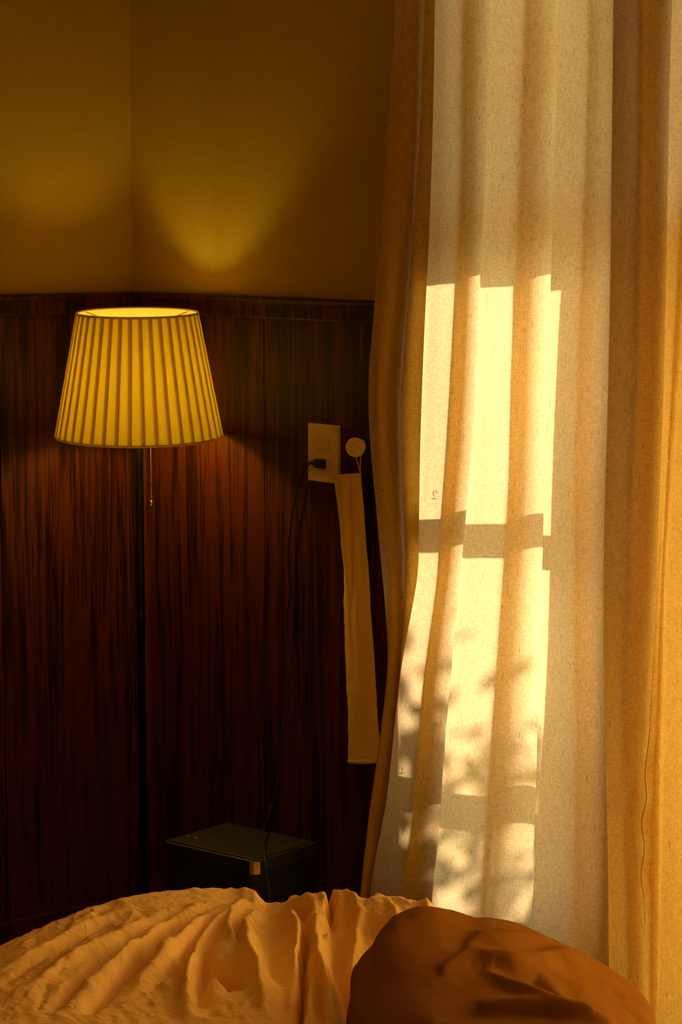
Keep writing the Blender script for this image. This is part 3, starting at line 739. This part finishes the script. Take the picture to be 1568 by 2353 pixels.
sil = [(-300, 2290), (0, 2170), (60, 2143), (120, 2117), (200, 2085), (280, 2062), (350, 2050), (450, 2040), (560, 2040), (585, 2048), (608, 2064), (625, 2069), (652, 2069), (675, 2057), (700, 2052), (720, 2052), (740, 2050),
       (765, 2043), (800, 2047), (830, 2054), (870, 2055), (920, 2060), (960, 2066), (985, 2066), (1000, 2080), (1030, 2110), (1300, 2230), (1500, 2380), (1700, 2500)]
sx = np.array([a for a, b in sil]); sy = np.array([b for a, b in sil])
def sm(a):
    p = np.pad(a, 3, mode='edge'); return np.convolve(p, np.array([1, 2, 3, 4, 3, 2, 1])/16., 'valid')
def pxpy(X, Y, Z):
    c, s = math.cos(PITCH), math.sin(PITCH); z = Z-EYE
    dep = Y*c - z*s; up = Y*s + z*c
    return CX + F*X/dep, CY - F*up/dep
for it in range(5):
    px, py = pxpy(XX, YY, H)
    bins = np.floor((px+320)/12).astype(int); nb_ = 180
    m = np.full(nb_, np.nan)
    okm = (bins >= 0) & (bins < nb_)
    for b in range(nb_):
        q = py[okm & (bins == b)]
        if q.size: m[b] = q.min()
    cxs = np.arange(nb_)*12-320+6
    good = ~np.isnan(m)
    m[good] = sm(m[good])
    delta = (m[good] - np.interp(cxs[good], sx, sy))       # + : crest too low
    kd = np.interp(px, cxs[good], delta)
    mpx = np.interp(px, cxs[good], m[good])
    wgt = np.exp(-((py-mpx)/70.0)**2)
    H += np.clip(kd, -60, 60) * (YY/F) * wgt * .9
H0_ = H.copy(); H -= .085*np.exp(-(((XX-.235)/.205)**6 + ((YY-2.96)/.33)**6))
H = np.where(H < H0_-.004, np.maximum(H, np.minimum(H0_, .482)), H)
Vd = np.stack([XX, YY, H], -1)
tag(grid_obj('duvet', Vd, M['duvet']), 'crumpled ochre cotton duvet spread over the bed', 'duvet')
# pillow ------------------------------------------------
def pillow():
    c = Vector((.212, 2.95, .54)); hs, hw_, hz = .205, .34, .15
    nu, nv = 260, 180
    Vp = np.zeros((nv, nu+1, 3))
    for j in range(nv):
        ph = -math.pi/2 + math.pi*j/(nv-1); cz_, sz_ = math.cos(ph), math.sin(ph)
        for i in range(nu+1):
            th = 2*math.pi*i/nu; ct, st_ = math.cos(th), math.sin(th)
            n_ = 2.6; rr = (abs(ct)**n_ + abs(st_)**n_)**(-1/n_)
            k = cz_**.7 if cz_ > 1e-6 else 0
            a, b = hs*rr*ct*k, hw_*rr*st_*k
            z = hz*abs(sz_)*(1 if sz_ > 0 else -.12)
            Vp[j, i] = (c.x + a + .06*b, c.y + b, c.z + z)
    return Vp
Vp = pillow()
pr_ = [([(1010, 2235), (1085, 2195), (1190, 2208), (1290, 2210), (1375, 2224)], .009, 13), ([(1085, 2182), (1180, 2184), (1300, 2188)], -.006, 12),
       ([(1060, 2180), (1120, 2155), (1200, 2165), (1290, 2185), (1370, 2212)], .006, 13), ([(1105, 2228), (1180, 2262), (1270, 2300), (1340, 2324), (1410, 2353)], .008, 10),
       ([(1130, 2222), (1230, 2250), (1300, 2290), (1390, 2345)], -.007, 13), ([(1100, 2315), (1200, 2305), (1280, 2317), (1350, 2332)], .008, 10),
       ([(1000, 2345), (1100, 2325), (1220, 2325), (1300, 2340)], -.008, 12), ([(1240, 2240), (1330, 2315), (1400, 2345)], .006, 10),
       ([(1180, 2200), (1270, 2225), (1340, 2280)], -.005, 14), ([(1430, 2290), (1470, 2310), (1490, 2350)], .006, 10), ([(1400, 2265), (1450, 2285)], -.006, 9),
       ([(850, 2165), (835, 2200), (822, 2290), (850, 2350)], .004, 8), ([(900, 2125), (960, 2110), (1050, 2112), (1140, 2125)], .004, 14)]
psil = [(800, 2330), (815, 2290), (830, 2200), (850, 2160), (870, 2130), (900, 2107), (950, 2094), (1000, 2090), (1060, 2102), (1110, 2110), (1150, 2108), (1200, 2128), (1250, 2148), (1330, 2185), (1400, 2228), (1450, 2265), (1480, 2300), (1505, 2353), (1530, 2420)]
psx = np.array([a for a, b in psil]); psy = np.array([b for a, b in psil])
for it in range(5):
    ppx, ppy = pxpy(Vp[..., 0], Vp[..., 1], Vp[..., 2])
    bins = np.floor(ppx/12).astype(int); m = np.full(140, np.nan)
    for b in range(140):
        q = ppy[bins == b]
        if q.size: m[b] = q.min()
    cxs = np.arange(140)*12+6; good = ~np.isnan(m)
    dl_ = np.clip(m[good] - np.interp(cxs[good], psx, psy), -70, 70)
    for _ in range(4): dl_ = sm(dl_)
    kd = np.interp(ppx, cxs[good], dl_); mp_ = np.interp(ppx, cxs[good], m[good])
    up = np.clip((Vp[..., 2]-.54)/.10, 0, 1) * (.35+.65*np.exp(-((ppy-mp_)/110.0)**2))
    Vp[..., 2] += kd * (Vp[..., 1]/F) * up * .8
ppx, ppy = pxpy(Vp[..., 0], Vp[..., 1], Vp[..., 2])
cen_p = Vp.reshape(-1, 3).mean(0); nrm = Vp - cen_p; nrm[..., 2] *= 2.5; nrm /= np.linalg.norm(nrm, axis=-1, keepdims=True)
front = 1/(1+np.exp(-(nrm[..., 2]*3 - nrm[..., 1]*3)*3))
wpn = fbm(Vp[..., 0], Vp[..., 1], 9.0, 3.3, 2); wpn2 = fbm(Vp[..., 0], Vp[..., 1], 9.0, 13.3, 2)
for pts, h, wpx in pr_:
    pts2 = [tuple(p) for p in spline(pts, 5)]
    dd, tp = seg_dist(ppx + wpn*9, ppy + wpn2*9, pts2)
    Vp += (nrm * ((2.3 if h > 0 else 1.3)*h*tp*np.exp(-(dd/(wpx*1.25))**2) * front)[..., None])
f_ = np.zeros(Vp.shape[:2])
for idx in np.ndindex(f_.shape): f_[idx] = noise.fractal(Vector(Vp[idx])*7, 1.0, 2.0, 3)
g_ = fbm(Vp[..., 0]*1.0 + Vp[..., 1]*.3, Vp[..., 1]*.7 + Vp[..., 2], 26.0, 5.5, 3)
Vp += nrm*(.006*f_ + .0012*g_)[..., None]
tag(grid_obj('pillow', Vp, M['pillow']), 'plump pillow on the bed in front of the curtain, its cotton darkened for shade', 'pillow')
